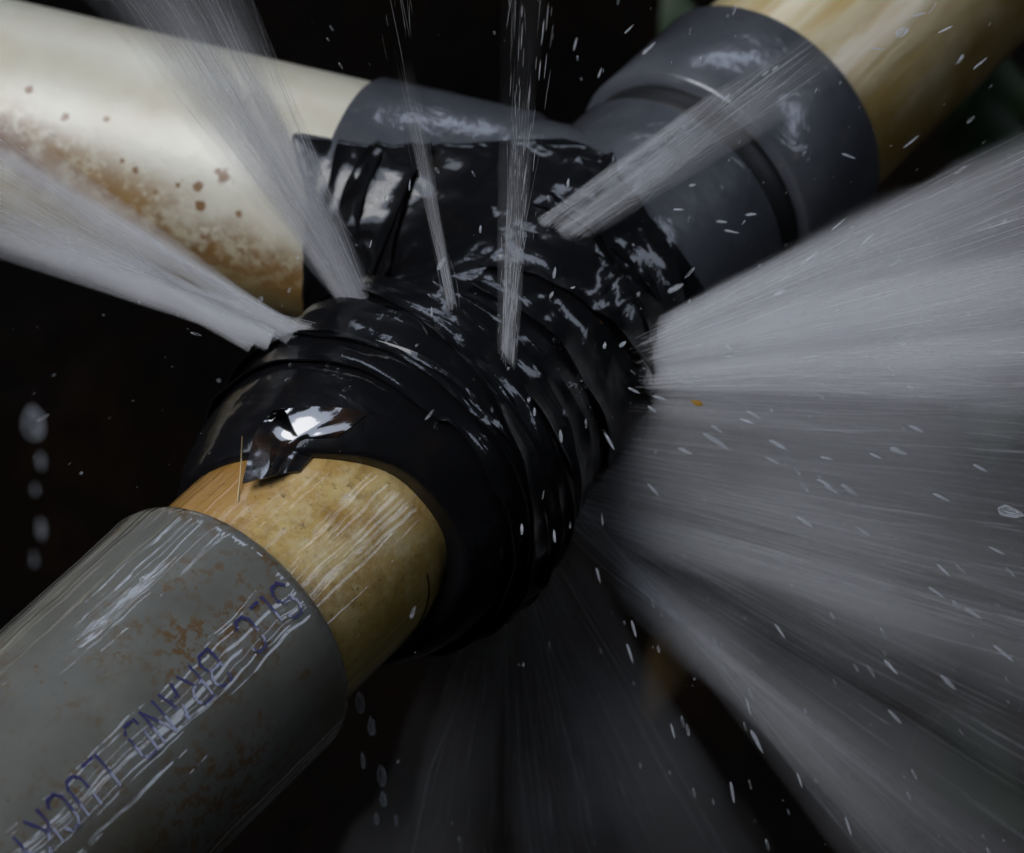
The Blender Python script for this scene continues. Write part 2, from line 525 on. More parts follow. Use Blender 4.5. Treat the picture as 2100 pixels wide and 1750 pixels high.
o = lathe('pipe', RUN, [(rs(-300), RF), (rs(700), RF)], M_WF, pw, label='short yellowed white pipe length between the grey sleeve and the black tape')
o = lathe('pipe', RUN, [(rs(1400), RR)] + [(rs(1400) + k * 0.02, RR) for k in range(1, 25)], M_WR, pw, label='stained cream pipe running away to the upper right')
o = lathe('pipe', BR, [(bs(1000) , 0.0300)] + [(bs(1000) + 0.02 * k, 0.0300) for k in range(1, 22)], M_WL, pw, label='rust spotted white pipe running off to the left')
sleeve = lathe('sleeve', RUN, [(rs(0) - 0.36, RSL)] + [(rs(0) - 0.36 + 0.02 * k, RSL * (1 + 0.004 * math.sin(k * 1.7))) for k in range(1, 18)] +
               [(rs(0) - 0.0055, RSL), (rs(0) - 0.0040, RSL - 0.0001), (rs(0) - 0.0026, RSL - 0.0005), (rs(0) - 0.0013, RSL - 0.0012), (rs(0) - 0.0004, RSL - 0.0022), (rs(0), RSL - 0.0032), (rs(0) + 0.0001, RF + 0.0002)], M_SLEEVE, pw, wob=0.004)

tee = empty('tee_fitting', T_)
tee.parent = pw
bpy.context.view_layer.update()
tee.matrix_parent_inverse = pw.matrix_world.inverted()
lathe('run_body', RUN, [(rs(560), RB), (rs(1232), RB), (rs(1232) + 0.0008, RB - 0.0003), (rs(1232) + 0.0012, RB - 0.0020), (rs(1292), RB - 0.0022)], M_TEE, tee)
z1, z2 = rs(1293), rs(1500)
lathe('socket', RUN, [(z1 - 0.0002, RB - 0.0022), (z1, RSO - 0.0008), (z1 + 0.0008, RSO), (z1 + 0.010, RSO), (z2 - 0.0012, RSO + 0.0002), (z2, RSO - 0.0008), (z2, RR - 0.0002)], M_TEE, tee)
lathe('groove_shade', RUN, [(rs(1232) + 0.0012, RB - 0.0021), (rs(1232) + 0.002, RB - 0.0012), (z1 - 0.001, RB - 0.0012), (z1 - 0.0001, RB - 0.0016)], M_GROOVE, tee)  # dark band added in the groove, its shade put into the colour
zb1, zb2 = bs(1060), bs(727)
lathe('branch_body', BR, [(0.004, 0.0306), (bs(1000), 0.0306)], M_TEE, tee)
lathe('socket', BR, [(zb1, 0.0302), (zb1 + 0.002, 0.0318), (zb2 - 0.001, 0.0318), (zb2, 0.0312), (zb2 + 0.0001, 0.0299)], M_TEE, tee)

# lettering printed on the sleeve: strokes on a 4 x 6 grid
GLYPH = {
 'S': [[(4, 5), (3, 6), (1, 6), (0, 5), (0, 4), (1, 3), (3, 3), (4, 2), (4, 1), (3, 0), (1, 0), (0, 1)]],
 'L': [[(0, 6), (0, 0), (4, 0)]],
 'C': [[(4, 5), (3, 6), (1, 6), (0, 5), (0, 1), (1, 0), (3, 0), (4, 1)]],
 'B': [[(0, 0), (0, 6), (3, 6), (4, 5), (4, 4), (3, 3), (0, 3)], [(3, 3), (4, 2), (4, 1), (3, 0), (0, 0)]],
 'R': [[(0, 0), (0, 6), (3, 6), (4, 5), (4, 4), (3, 3), (0, 3)], [(2, 3), (4, 0)]],
 'A': [[(0, 0), (2, 6), (4, 0)], [(0.8, 2), (3.2, 2)]],
 'N': [[(0, 0), (0, 6), (4, 0), (4, 6)]],
 'D': [[(0, 0), (0, 6), (3, 6), (4, 5), (4, 1), (3, 0), (0, 0)]],
 'U': [[(0, 6), (0, 1), (1, 0), (3, 0), (4, 1), (4, 6)]],
 'K': [[(0, 0), (0, 6)], [(4, 6), (0, 2.6)], [(1.3, 3.6), (4, 0)]],
 'Y': [[(0, 6), (2, 3), (4, 6)], [(2, 3), (2, 0)]],
}
def build_lettering():
    V, F = [], []
    gx, gy, hw = 0.00098, 0.00133, 0.00031
    z0, phi0 = rs(0) - 0.0052, 0.02
    adv = 0.0061
    rad = RSL * 1.004 + 0.00012
    for k, ch in enumerate('SLC BRAND LUCKY'):
        for st in GLYPH.get(ch, []):
            for (xa, ya), (xb, yb) in zip(st[:-1], st[1:]):
                a = np.array([xa * gx, ya * gy]); b = np.array([xb * gx, yb * gy])
                d = nrm(b - a); nn = np.array([-d[1], d[0]])
                a = a - d * hw * 0.7; b = b + d * hw * 0.7
                m = 5
                base = len(V)
                for i in range(m + 1):
                    c = a + (b - a) * i / m
                    for sgn in (-1, 1):
                        wob = 1 + 0.25 * math.sin(i * 2.1 + k * 3 + xa * 1.7 + ya)
                        q = c + nn * hw * sgn * wob
                        z = z0 - k * adv - q[0]
                        ph = phi0 + (q[1] - 0.0002) / RSL - 0.008
                        V.append((rad * math.cos(ph), rad * math.sin(ph), z))
                for i in range(m):
                    if math.sin(i * 5.3 + k * 2.7 + xa * 3.1 + ya * 1.9) > 0.95: continue      # worn gaps in the print
                    F.append((base + 2 * i, base + 2 * i + 1, base + 2 * i + 3, base + 2 * i + 2))
    mesh_obj('lettering', V, F, M_INK, sleeve, RUN.M)
build_lettering()

# ------------------------------------------------------------------ tape: a signed distance for the wrapped mass
_lat = RNG.random((32, 32, 32))
def vnoise(p):
    i = np.floor(p).astype(int)
    f = p - i
    f = f * f * (3 - 2 * f)
    r = 0
    for dx in (0, 1):
        for dy in (0, 1):
            for dz in (0, 1):
                wgt = (f[..., 0] if dx else 1 - f[..., 0]) * (f[..., 1] if dy else 1 - f[..., 1]) * (f[..., 2] if dz else 1 - f[..., 2])
                r = r + wgt * _lat[(i[..., 0] + dx) % 32, (i[..., 1] + dy) % 32, (i[..., 2] + dz) % 32]
    return r
def smin(a, b, k):
    h = np.clip(0.5 + 0.5 * (b - a) / k, 0, 1)
    return b * (1 - h) + a * h - k * h * (1 - h)
FS = np.array([rs(s) for s in (180, 205, 250, 310, 390, 470, 550, 610, 650, 690, 760, 1060)])
FRR = np.array([0.0298, 0.0322, 0.0350, 0.0372, 0.0388, 0.0393, 0.0384, 0.0366, 0.0342, 0.0326, 0.0320, 0.0320])
EPH = np.radians([-180, -90, -40, 0, 45, 75, 95, 180])
EDG = np.array([rs(s) for s in (180, 120, 190, 300, 326, 268, 205, 180)])
_e = np.linspace(-math.pi, math.pi, 181)
EDG = np.interp(_e, EPH, EDG); EPH = _e
for _ in range(60):
    EDG[:-1] = 0.25 * np.roll(EDG[:-1], 1) + 0.5 * EDG[:-1] + 0.25 * np.roll(EDG[:-1], -1)
EDG[-1] = EDG[0]
def sdf(p):
    q = RUN.loc(p)
    r = np.hypot(q[..., 0], q[..., 1]); ph = np.arctan2(q[..., 1], q[..., 0]); z = q[..., 2]
    ze = np.interp(ph, EPH, EDG) - rs(180)
    prof = np.interp(z - ze * np.clip((rs(520) - z) / (rs(520) - rs(180)), 0, 1.2), FS, FRR)
    d1 = np.maximum(r - prof, np.maximum(FS[0] + ze - z, z - rs(1035)))
    b = BR.loc(p)
    rb = np.hypot(b[..., 0], b[..., 1]); bz = b[..., 2]; bph = np.arctan2(b[..., 1], b[..., 0])
    bup = b[..., 1] * (1 if BR_UP > 0 else -1)
    d2x = z - (rs(1045) + 0.25 * np.maximum(bz - 0.02, 0))
    clip = -(b[..., 1] if BR_UP < 0 else -b[..., 1]) - (0.0198 - 0.205 * (bz - 0.035))
    d2 = np.maximum(np.maximum(np.maximum(rb - np.interp(bz, [bs(790), bs(735)], [0.0337, 0.0320]), np.maximum(bz - bs(722) - 0.6 * np.clip(bup + 0.002, 0, 1), -bz)), clip), d2x)
    d = smin(d1, d2, 0.012)
    n1 = vnoise(p * 70.0) - 0.5
    n2 = np.abs(vnoise(p * np.array([110., 110., 110.]) + 9.3) - 0.5)
    n3 = vnoise(p * 34.0 + 3.7) - 0.5
    return d * 0.85 - 0.0012 * n1 - 0.0030 * n3 * np.clip((z - rs(640)) / 0.01, 0.15, 1) - 0.0004 * (0.25 - n2)
BR_UP = -1 if np.dot(BR.y, UP) < 0 else 1    # sign of local y that points up in the picture
if BR_UP > 0:
    pass

def surface_nets(f, lo, hi, h):
    n = np.ceil((hi - lo) / h).astype(int) + 1
    gx, gy, gz = [lo[k] + h * np.arange(n[k]) for k in range(3)]
    D = np.empty(n)
    for i in range(n[0]):
        Yg, Zg = np.meshgrid(gy, gz, indexing='ij')
        D[i] = f(np.stack([np.full_like(Yg, gx[i]), Yg, Zg], -1))
    s = D < 0
    c = [s[dx:n[0] - 1 + dx, dy:n[1] - 1 + dy, dz:n[2] - 1 + dz] for dx in (0, 1) for dy in (0, 1) for dz in (0, 1)]
    cnt = sum(x.astype(int) for x in c)
    act = (cnt > 0) & (cnt < 8)
    idx = -np.ones(act.shape, int)
    ai = np.argwhere(act)
    idx[act] = np.arange(len(ai))
    acc = np.zeros((len(ai), 3)); num = np.zeros(len(ai))
    corner = np.array([(dx, dy, dz) for dx in (0, 1) for dy in (0, 1) for dz in (0, 1)])
    dv = np.stack([D[ai[:, 0] + k[0], ai[:, 1] + k[1], ai[:, 2] + k[2]] for k in corner], 1)
    for a in range(8):
        for b in range(a + 1, 8):
            if np.abs(corner[a] - corner[b]).sum() != 1: continue
            m = (dv[:, a] < 0) != (dv[:, b] < 0)
            t = dv[m, a] / (dv[m, a] - dv[m, b])
            acc[m] += corner[a] + t[:, None] * (corner[b] - corner[a])
            num[m] += 1
    V = lo + h * (ai + acc / num[:, None])
    Q = []
    for ax in range(3):
        u, v = (ax + 1) % 3, (ax + 2) % 3
        sl0 = [slice(None)] * 3; sl1 = [slice(None)] * 3
        sl0[ax] = slice(0, -1); sl1[ax] = slice(1, None)
        e = s[tuple(sl0)] != s[tuple(sl1)]
        ed = np.argwhere(e)
        ed = ed[(ed[:, u] > 0) & (ed[:, v] > 0) & (ed[:, u] < n[u] - 1) & (ed[:, v] < n[v] - 1)]
        def cell(du, dvv):
            k = ed.copy(); k[:, u] -= du; k[:, v] -= dvv
            return idx[k[:, 0], k[:, 1], k[:, 2]]
        q = np.stack([cell(1, 1), cell(0, 1), cell(0, 0), cell(1, 0)], 1)
        flip = ~s[ed[:, 0], ed[:, 1], ed[:, 2]]
        q[flip] = q[flip][:, ::-1]
        Q.append(q)
    Q = np.concatenate(Q)
    return V, Q[(Q >= 0).all(1)]

pts = [RUN.wld(np.array([x, y, z])) for x in (-.045, .045) for y in (-.045, .045) for z in (rs(60), rs(1100))]
pts += [BR.wld(np.array([x, y, bs(620)])) for x in (-.04, .04) for y in (-.04, .04)]
lo, hi = np.min(pts, 0), np.max(pts, 0)
tape = tag(empty('tape_wrapping', RUN.wld(np.array([0, 0, rs(500)]))), 'glossy black vinyl tape wound in untidy layers round the leaking joint', 'tape')
bpy.context.view_layer.update()
V, Q = surface_nets(sdf, lo, hi, 0.0011)
fast_mesh('wrapped_mass', V, Q, M_TAPE, parent=tape, frame=RUN)

def project(axis, ph, z, extra, rmin=0.012, rmax=0.075):
    """radius where the mass ends, walking out from an axis"""
    ph, z = np.broadcast_arrays(ph, z)
    lo_ = np.full(ph.shape, rmin); hi_ = np.full(ph.shape, rmax)
    r = np.linspace(rmin, rmax, 90)
    q = np.stack([r[:, None, None] * np.cos(ph), r[:, None, None] * np.sin(ph), np.broadcast_to(z, (90,) + ph.shape)], -1)
    d = sdf(axis.wld(q))
    out = d > 0
    first = np.argmax(out, 0)
    none = ~out.any(0)
    first[none] = 89
    i0 = np.maximum(first - 1, 0)
    J, K = np.indices(ph.shape)
    d0, d1 = d[i0, J, K], d[first, J, K]
    t = np.where(np.abs(d1 - d0) > 1e-9, np.clip(-d0 / (d1 - d0), 0, 1), 0)
    return r[i0] + (r[first] - r[i0]) * t + extra

def smooth_ring(r, k, closed):
    for _ in range(k):
        if closed:
            r = 0.25 * np.roll(r, 1, 0) + 0.5 * r + 0.25 * np.roll(r, -1, 0)
        else:
            rr = r.copy(); rr[1:-1] = 0.25 * r[:-2] + 0.5 * r[1:-1] + 0.25 * r[2:]; r = rr
    return r

def ribbon(axis, sfun, ph0, ph1, width, lift, seed, nseg=170, closed=False, twist=None):
    """a length of tape laid on the mass; sfun(phi) = centre along the axis (metres)"""
    rg = np.random.default_rng(seed)
    nw = 9
    ph = np.linspace(ph0, ph1, nseg, endpoint=not closed)
    c = np.array([sfun(a) for a in ph])
    wv = width * (1 + 0.10 * np.sin(ph * 2.3 + seed) + 0.05 * np.sin(ph * 9 + seed * 2))
    t = np.linspace(-0.5, 0.5, nw)
    Z = c[:, None] + wv[:, None] * t[None, :]
    PH = np.repeat(ph[:, None], nw, 1)
    r = project(axis, PH, Z, lift)
    r = smooth_ring(r, 3, closed)
    # edges a little proud, puckers across the band
    pk = vnoise(np.stack([ph * 5.5 + seed * 3.1, np.zeros_like(ph), np.zeros_like(ph)], -1)) - 0.5
    r = r + 0.0009 * np.abs(t[None, :] * 2) ** 3 * (1 + 1.2 * pk[:, None])
    wr = vnoise(np.stack([PH * 4 + seed, Z * 190 + PH * 3, np.full_like(Z, seed * 0.7)], -1)) - 0.5
    r = r + 0.0008 * wr
    top = np.stack([r * np.cos(PH), r * np.sin(PH), Z], -1)
    rb = r - 0.00045
    bot = np.stack([rb * np.cos(PH), rb * np.sin(PH), Z], -1)
    V = np.concatenate([top.reshape(-1, 3), bot.reshape(-1, 3)])
    n1 = nseg * nw
    Q = []
    rows = nseg if closed else nseg - 1
    for i in range(rows):
        j = (i + 1) % nseg
        for k in range(nw - 1):
            Q.append((i * nw + k, j * nw + k, j * nw + k + 1, i * nw + k + 1))
            Q.append((n1 + i * nw + k + 1, n1 + j * nw + k + 1, n1 + j * nw + k, n1 + i * nw + k))
        Q.append((i * nw, n1 + i * nw, n1 + j * nw, j * nw))
        Q.append((i * nw + nw - 1, j * nw + nw - 1, n1 + j * nw + nw - 1, n1 + i * nw + nw - 1))
    o = fast_mesh('tape_layer', axis.wld(V), np.array(Q), M_TAPE, parent=tape, frame=RUN)
    md = o.modifiers.new('edges', 'EDGE_SPLIT'); md.split_angle = R(55)
    return o

def tilt(s0, amp, p0):
    return lambda a: rs(s0) + amp * math.cos(a - p0)
# turns round the front socket, one over the other
for i, (s0, amp, p0, lf, wd) in enumerate([(585, 0.0035, 1.2, 0.0002, 0.012), (530, 0.0050, -0.5, 0.0008, 0.013), (470, 0.0045, 0.9, 0.0012, 0.012),
                                           (415, 0.0070, 0.2, 0.0016, 0.010), (372, 0.0078, 0.45, 0.0009, 0.010), (500, 0.0090, -1.3, 0.0019, 0.009)]):
    ribbon(RUN, tilt(s0, amp, p0), 0, 2 * math.pi, wd, lf, i + 1, closed=True)
# lengths stretched over the crotch of the tee
def lerp(a0, s0, a1, s1, bow=0.0):
    return lambda a: rs(s0 + (s1 - s0) * (a - a0) / (a1 - a0) + bow * math.sin(math.pi * min(max((a - a0) / (a1 - a0), 0), 1)))
ribbon(RUN, lerp(-0.75, 960, 2.2, 960, 20), -0.75, 2.2, 0.016, 0.0004, 21)
ribbon(RUN, lerp(-0.7, 1000, 2.0, 800, 10), -0.7, 2.0, 0.016, 0.0008, 22)
ribbon(RUN, lerp(-0.65, 780, 1.8, 960, 10), -0.65, 1.8, 0.015, 0.0012, 23)
ribbon(RUN, lerp(-0.6, 720, 1.9, 800, 0), -0.6, 1.9, 0.014, 0.0006, 24)

for i, (x0, amp, wd, lf) in enumerate([(900, 0.006, 0.015, 0.0003), (830, -0.005, 0.014, 0.0009), (765, 0.004, 0.011, 0.0005)]):
    ribbon(BR, (lambda a, x0=x0, amp=amp: bs(x0) + amp * math.sin(a * 1.4 + x0)), -1.9, 0.52, wd, lf, 41 + i, nseg=110)

# ------------------------------------------------------------------ picking the mass from the camera
def hit(px, py, zmin=0.93, zmax=1.25):
    d = P(px, py, 1.0) - CAM
    z = np.linspace(zmin, zmax, 400)
    v = sdf(CAM + z[:, None] * d)
    k = np.argmax(v < 0)
    return z[k] if (v < 0).any() else 1.06

# ------------------------------------------------------------------ water jets
def nrm_rows(v):
    return v / np.linalg.norm(v, axis=-1, keepdims=True)

def veils(lobes, rg, V, Q, D, base):
    """soft cones of mist inside a jet; radii in picture pixels at the leak and at the far end"""
    NS, NR = 10, 18
    for L in lobes:
        if not L.get('veil'): continue
        n, s0, s1, d0, d1 = L['veil']
        a0 = np.array([P(*L['a'][0], L['za']), P(*L['a'][1], L['za'])])
        b0 = np.array([P(*L['b'][0], L['zb']), P(*L['b'][1], L['zb'])])
        u = (np.arange(n) + 0.5 + rg.normal(0, 0.45, n)) / n
        u = np.clip(u, 0.02, 0.98)
        u2 = np.clip(u + rg.normal(0, 0.04, n), 0.0, 1.0)
        st = a0[0] + u[:, None] * (a0[1] - a0[0])
        en = b0[0] + u2[:, None] * (b0[1] - b0[0])
        dz = rg.normal(0, 1, n)[:, None] * FW
        st = st + dz * 0.001; en = en + dz * L['thick']
        k = 0.5 + rg.random(n) * 1.1
        ts = np.linspace(0, 1.75, NR)
        C = st[:, None] + ts[None, :, None] * (en - st)[:, None]
        C[..., 2] -= 0.006 * ts[None] ** 2 * rg.random(n)[:, None]
        side = nrm_rows(np.cross(en - st, np.broadcast_to(FW, st.shape)))
        C = C + (np.sin(ts[None] * (2 + 3 * rg.random(n)[:, None]) + 6 * rg.random(n)[:, None]) * ts[None] * s1 * 0.22 * L['za'] / FPX)[..., None] * side[:, None]
        brk = np.stack([np.broadcast_to(ts[None] * 7, (n, NR)), np.arange(n)[:, None] * 3.7 + np.zeros((1, NR)), np.full((n, NR), s0 * 1.3)], -1)
        brk = 0.55 + 0.9 * vnoise(brk)
        rr = (s0 + (s1 - s0) * ts)[None] * k[:, None] * (0.8 + 0.4 * brk) * L['za'] / FPX
        den = (d0 + (d1 - d0) * rg.random(n) ** 2)[:, None] * (1 - L.get('fall', 0.72) * np.clip(ts, 0, 1))[None] * np.where(ts[None] < 0.1, 1.0, brk) * np.clip((1.75 - ts[None]) / 0.6, 0, 1)
        ax = nrm_rows(en - st)
        Uv = nrm_rows(np.cross(ax, np.broadcast_to(FW, ax.shape))); Wv = np.cross(ax, Uv)
        an = np.arange(NS) * 2 * math.pi / NS
        ring = np.cos(an)[None, None, :, None] * Uv[:, None, None, :] + np.sin(an)[None, None, :, None] * Wv[:, None, None, :] * 0.6
        Vv = C[:, :, None, :] + rr[:, :, None, None] * ring
        idx = base + np.arange(n * NR * NS).reshape(n, NR, NS)
        nx = np.roll(idx, -1, 2)
        Q.append(np.stack([idx[:, :-1], nx[:, :-1], nx[:, 1:], idx[:, 1:]], -1).reshape(-1, 4))
        V.append(Vv.reshape(-1, 3)); D.append(np.repeat(den.reshape(-1), NS))
        base += n * NR * NS
    return base

def strands(name, lobes, label, seed):
    """a jet: thousands of hair-fine threads of water fanning out of the leak"""
    rg = np.random.default_rng(seed)
    AV, AQ = [], []
    base = 0
    NS, NR = 3, 5
    for L in lobes:
        n = int(L['n'] * 0.55)
        a0 = np.array([P(*L['a'][0], L['za']), P(*L['a'][1], L['za'])])
        b0 = np.array([P(*L['b'][0], L['zb']), P(*L['b'][1], L['zb'])])
        nc = L['clumps']
        ctr = rg.random(nc)
        wt = rg.random(nc) ** 1.5 + 0.05
        pick = rg.choice(nc, n, p=wt / wt.sum())
        u = np.clip(ctr[pick] + rg.normal(0, 1, n) * (0.03 + 0.09 * rg.random(nc)[pick]), -0.06, 1.06)
        ev = L.get('even', 0.4)
        sel = rg.random(n) < ev
        u = np.where(sel, 0.5 + (rg.beta(2.0, 2.0, n) - 0.5) * 1.04, u)
        u2 = u + rg.normal(0, 0.012, n)
        st = a0[0] + u[:, None] * (a0[1] - a0[0])
        en = b0[0] + u2[:, None] * (b0[1] - b0[0])
        th = L['thick']
        dz = rg.normal(0, 1, n)[:, None] * FW
        en = en + dz * th
        st = st + dz * min(th * 0.3, 0.003)
        full = rg.random(n) < L['full']
        t0 = np.where(full, 0.0, rg.random(n) ** L['bias'] * L['tmax'])
        ln = L['len'][0] + rg.random(n) * (L['len'][1] - L['len'][0])
        ln = np.where(full, 0.15 + rg.random(n) ** 1.6 * 1.0, ln)
        rad = L['r'][0] + rg.random(n) ** 3 * (L['r'][1] - L['r'][0])
        ts = np.linspace(0, 1, NR)
        tt = t0[:, None] + ln[:, None] * ts[None]
        C = st[:, None, :] + tt[..., None] * (en - st)[:, None, :]
        C[..., 2] -= L['grav'] * tt ** 2
        D = nrm_rows(en - st)
        Uv = nrm_rows(np.cross(D, np.broadcast_to(FW, D.shape)))
        Wv = np.cross(D, Uv)
        C = C + (np.sin(tt * 9 + rg.random(n)[:, None] * 6) * rg.normal(0, 0.0007, n)[:, None])[..., None] * Uv[:, None, :]
        prof = np.where(full[:, None], np.clip((1 - ts) / 0.5, 0.05, 1)[None], np.clip(np.minimum(ts / 0.3, (1 - ts) / 0.3), 0.05, 1)[None])
        rr = rad[:, None] * prof
        an = np.arange(NS) * 2 * math.pi / NS
        ring = np.cos(an)[None, None, :, None] * Uv[:, None, None, :] + np.sin(an)[None, None, :, None] * Wv[:, None, None, :]
        Vv = C[:, :, None, :] + rr[:, :, None, None] * ring
        idx = base + np.arange(n * NR * NS).reshape(n, NR, NS)
        nx = np.roll(idx, -1, 2)
        AQ.append(np.stack([idx[:, :-1], nx[:, :-1], nx[:, 1:], idx[:, 1:]], -1).reshape(-1, 4))
        AV.append(Vv.reshape(-1, 3))
        base += n * NR * NS
    nq = sum(len(q) for q in AQ)
    AD = [np.ones(base)]
    veils(lobes, rg, AV, AQ, AD, base)
    o = fast_mesh(name, np.concatenate(AV), np.concatenate(AQ), M_SPRAY, {'dens': np.concatenate(AD)})
    o.data.materials.append(M_MIST)
    mi = np.zeros(len(o.data.polygons), dtype=np.int32); mi[nq:] = 1
    o.data.polygons.foreach_set('material_index', mi)
    tag(o, label, 'water jet')
    return o

def lobe(a, b, za, zb, n, r=(0.000010, 0.00005), ln=(0.08, 0.4), **kw):
    x = dict(a=a, b=b, za=za, zb=zb, n=n, r=r, len=ln, clumps=9, thick=0.004, full=0.35, bias=1.2, tmax=1.45, grav=0.0, even=0.4)
    x.update(kw)
    return x

z1_ = hit(600, 730) + 0.004
strands('water_jet', [
    lobe(((505, 706), (640, 676)), ((-60, 235), (-60, 470)), z1_, 1.03, 900, veil=(7, 16, 34, 0.16, 0.36)),
    lobe(((508, 708), (560, 696)), ((-60, 350), (-60, 445)), z1_, 1.03, 260, full=0.7, veil=(3, 15, 28, 0.35, 0.6)),
    lobe(((596, 690), (636, 680)), ((-60, 235), (-60, 315)), z1_, 1.03, 260, full=0.7, veil=(3, 13, 26, 0.35, 0.6)),
], 'broad flat jet of white water shooting left across the lower edge of the white pipe', 31)
z2_ = hit(735, 620)
strands('water_jet', [
    lobe(((712, 622), (756, 612)), ((170, -60), (480, -60)), z2_, 1.0, 1000, full=0.25, veil=(6, 14, 56, 0.14, 0.32)),
    lobe(((716, 624), (750, 614)), ((290, -60), (420, -60)), z2_, 1.0, 300, full=0.8, ln=(0.05, 0.2), veil=(3, 13, 34, 0.5, 0.75), fall=0.95),
], 'fanning jet of white water rising up and left over the white pipe', 32)
z3_ = hit(930, 655)
strands('water_jet', [
    lobe(((920, 655), (938, 655)), ((790, 120), (850, 120)), z3_, 1.0, 90, full=0.5, clumps=4, bias=2.0, veil=(2, 9, 12, 0.22, 0.36), fall=1.0),
    lobe(((800, 125), (850, 125)), ((740, -160), (830, -160)), 1.0, 0.99, 40, full=0.0, clumps=6),
], 'thinnest jet of water, leaning left in front of the grey branch socket', 33)
z4_ = hit(1040, 760)
strands('water_jet', [
    lobe(((1028, 752), (1050, 765)), ((1050, -80), (1170, -80)), z4_, 0.96, 300, (0.00003, 0.00013), (0.015, 0.07), full=0.05, clumps=7, even=0.15),
    lobe(((1032, 755), (1048, 765)), ((1040, 150), (1100, 150)), z4_, 0.98, 110, full=0.6, clumps=4, veil=(3, 11, 15, 0.18, 0.32), fall=0.95),
], 'broken column of water rising straight up from the middle of the tape', 34)
z5_ = hit(1150, 480)
strands('water_jet', [
    lobe(((1108, 458), (1185, 490)), ((1590, 95), (1680, 150)), z5_, 1.04, 500, full=0.35, tmax=0.8, veil=(4, 20, 28, 0.2, 0.4), fall=0.9),
], 'jet of water shooting up and right in front of the grey rear socket', 35)
strands('water_jet', [
    lobe(((1228, 728), (1236, 800)), ((2160, 250), (2160, 830)), 1.068, 1.035, 1500, (0.000010, 0.00005), full=0.25, thick=0.010, clumps=22, veil=(16, 12, 60, 0.16, 0.45), fall=0.82),
    lobe(((1228, 736), (1236, 796)), ((2160, 430), (2160, 760)), 1.068, 1.04, 40, veil=(4, 20, 125, 0.22, 0.32), fall=0.75),
    lobe(((1228, 736), (1236, 785)), ((2160, 500), (2160, 740)), 1.068, 1.035, 900, full=0.5, thick=0.006, clumps=10, veil=(7, 16, 60, 0.45, 0.8), fall=0.8),
    lobe(((1232, 765), (1222, 850)), ((2160, 720), (2160, 960)), 1.07, 1.05, 500, full=0.3, thick=0.01, veil=(7, 18, 74, 0.10, 0.19), fall=0.92),
    lobe(((1240, 728), (1250, 745)), ((2160, 230), (2160, 330)), 1.068, 1.035, 350, full=0.3, clumps=5, veil=(3, 20, 44, 0.08, 0.2)),
    lobe(((1600, 700), (1600, 790)), ((2160, 640), (2160, 830)), 1.05, 1.04, 500, full=0.0, clumps=12, even=0.1),
], 'large fan of white water bursting right from behind the tape collar', 36)
strands('water_jet', [
    lobe(((1215, 800), (1180, 1030)), ((2160, 800), (2160, 1330)), 1.07, 1.08, 900, (0.000010, 0.00005), full=0.35, thick=0.014, clumps=18, even=0.6, veil=(9, 40, 105, 0.04, 0.10)),
    lobe(((1215, 820), (1180, 1000)), ((2160, 880), (2160, 1350)), 1.07, 1.09, 40, veil=(4, 60, 190, 0.05, 0.09), fall=0.85),
    lobe(((1195, 985), (1160, 1060)), ((2160, 1220), (2160, 1370)), 1.07, 1.08, 380, full=0.5, thick=0.008, clumps=8, veil=(4, 26, 66, 0.14, 0.26)),
    lobe(((1190, 1030), (1140, 1090)), ((1830, 1800), (2130, 1800)), 1.072, 1.10, 380, full=0.5, thick=0.008, clumps=8, veil=(4, 24, 84, 0.10, 0.2)),
    lobe(((1195, 1010), (1150, 1070)), ((2160, 1400), (2160, 1800)), 1.072, 1.10, 220, full=0.3, thick=0.012, clumps=10, veil=(4, 34, 100, 0.05, 0.12)),
], 'widest sheet of grey water spraying down and right below the tape collar', 37)
strands('water_jet', [
    lobe(((1150, 1150), (980, 1270)), ((1560, 1800), (800, 1800)), 1.09, 1.13, 380, (0.000010, 0.00005), full=0.4, thick=0.014, clumps=12, even=0.5, veil=(11, 50, 95, 0.08, 0.17), fall=0.6),
], 'dim spray of water falling straight down below the black tape', 38)

# ------------------------------------------------------------------ drops
def drop_mesh(name, seed, lump):
    import bmesh
    bm = bmesh.new()
    bmesh.ops.create_icosphere(bm, subdivisions=2, radius=1.0)
    rg = np.random.default_rng(seed)
    k = rg.normal(0, 1, (3, 3))
    for v in bm.verts:
        c = np.array(v.co)
        f = 1 + lump * (math.sin(3 * c @ k[0]) * 0.6 + math.sin(4 * c @ k[1] + 1) * 0.4)
        t = 1 - 0.22 * c[2]
        v.co = Vector((c[0] * f * t, c[1] * f * t, c[2] * f))
    me = bpy.data.meshes.new(name)
    bm.to_mesh(me); bm.free()
    me.shade_smooth()
    me.materials.append(M_WATER)
    return me
DROPS = [drop_mesh('water_drop', 3, 0.08), drop_mesh('water_drop', 5, 0.16), drop_mesh('water_drop', 8, 0.22)]

def drop(px, py, z, length, width, ang, label, group, k=0):
    """length and width in picture pixels of the 2100 frame; ang: degrees, 0 = right, 90 = up in the picture"""
    o = bpy.data.objects.new('water_drop', DROPS[k % 3])
    COL.objects.link(o)
    d = EX * math.cos(R(ang)) + UP * math.sin(R(ang)) + FW * 0.15 * math.sin(px)
    o.rotation_euler = Vector(d).to_track_quat('Z', 'Y').to_euler()
    o.location = P(px, py, z)
    f = z / FPX / 2
    o.scale = (width * f * 0.56, width * f * 0.56, length * f * 0.9)
    tag(o, label, 'water drop', group)
    return o

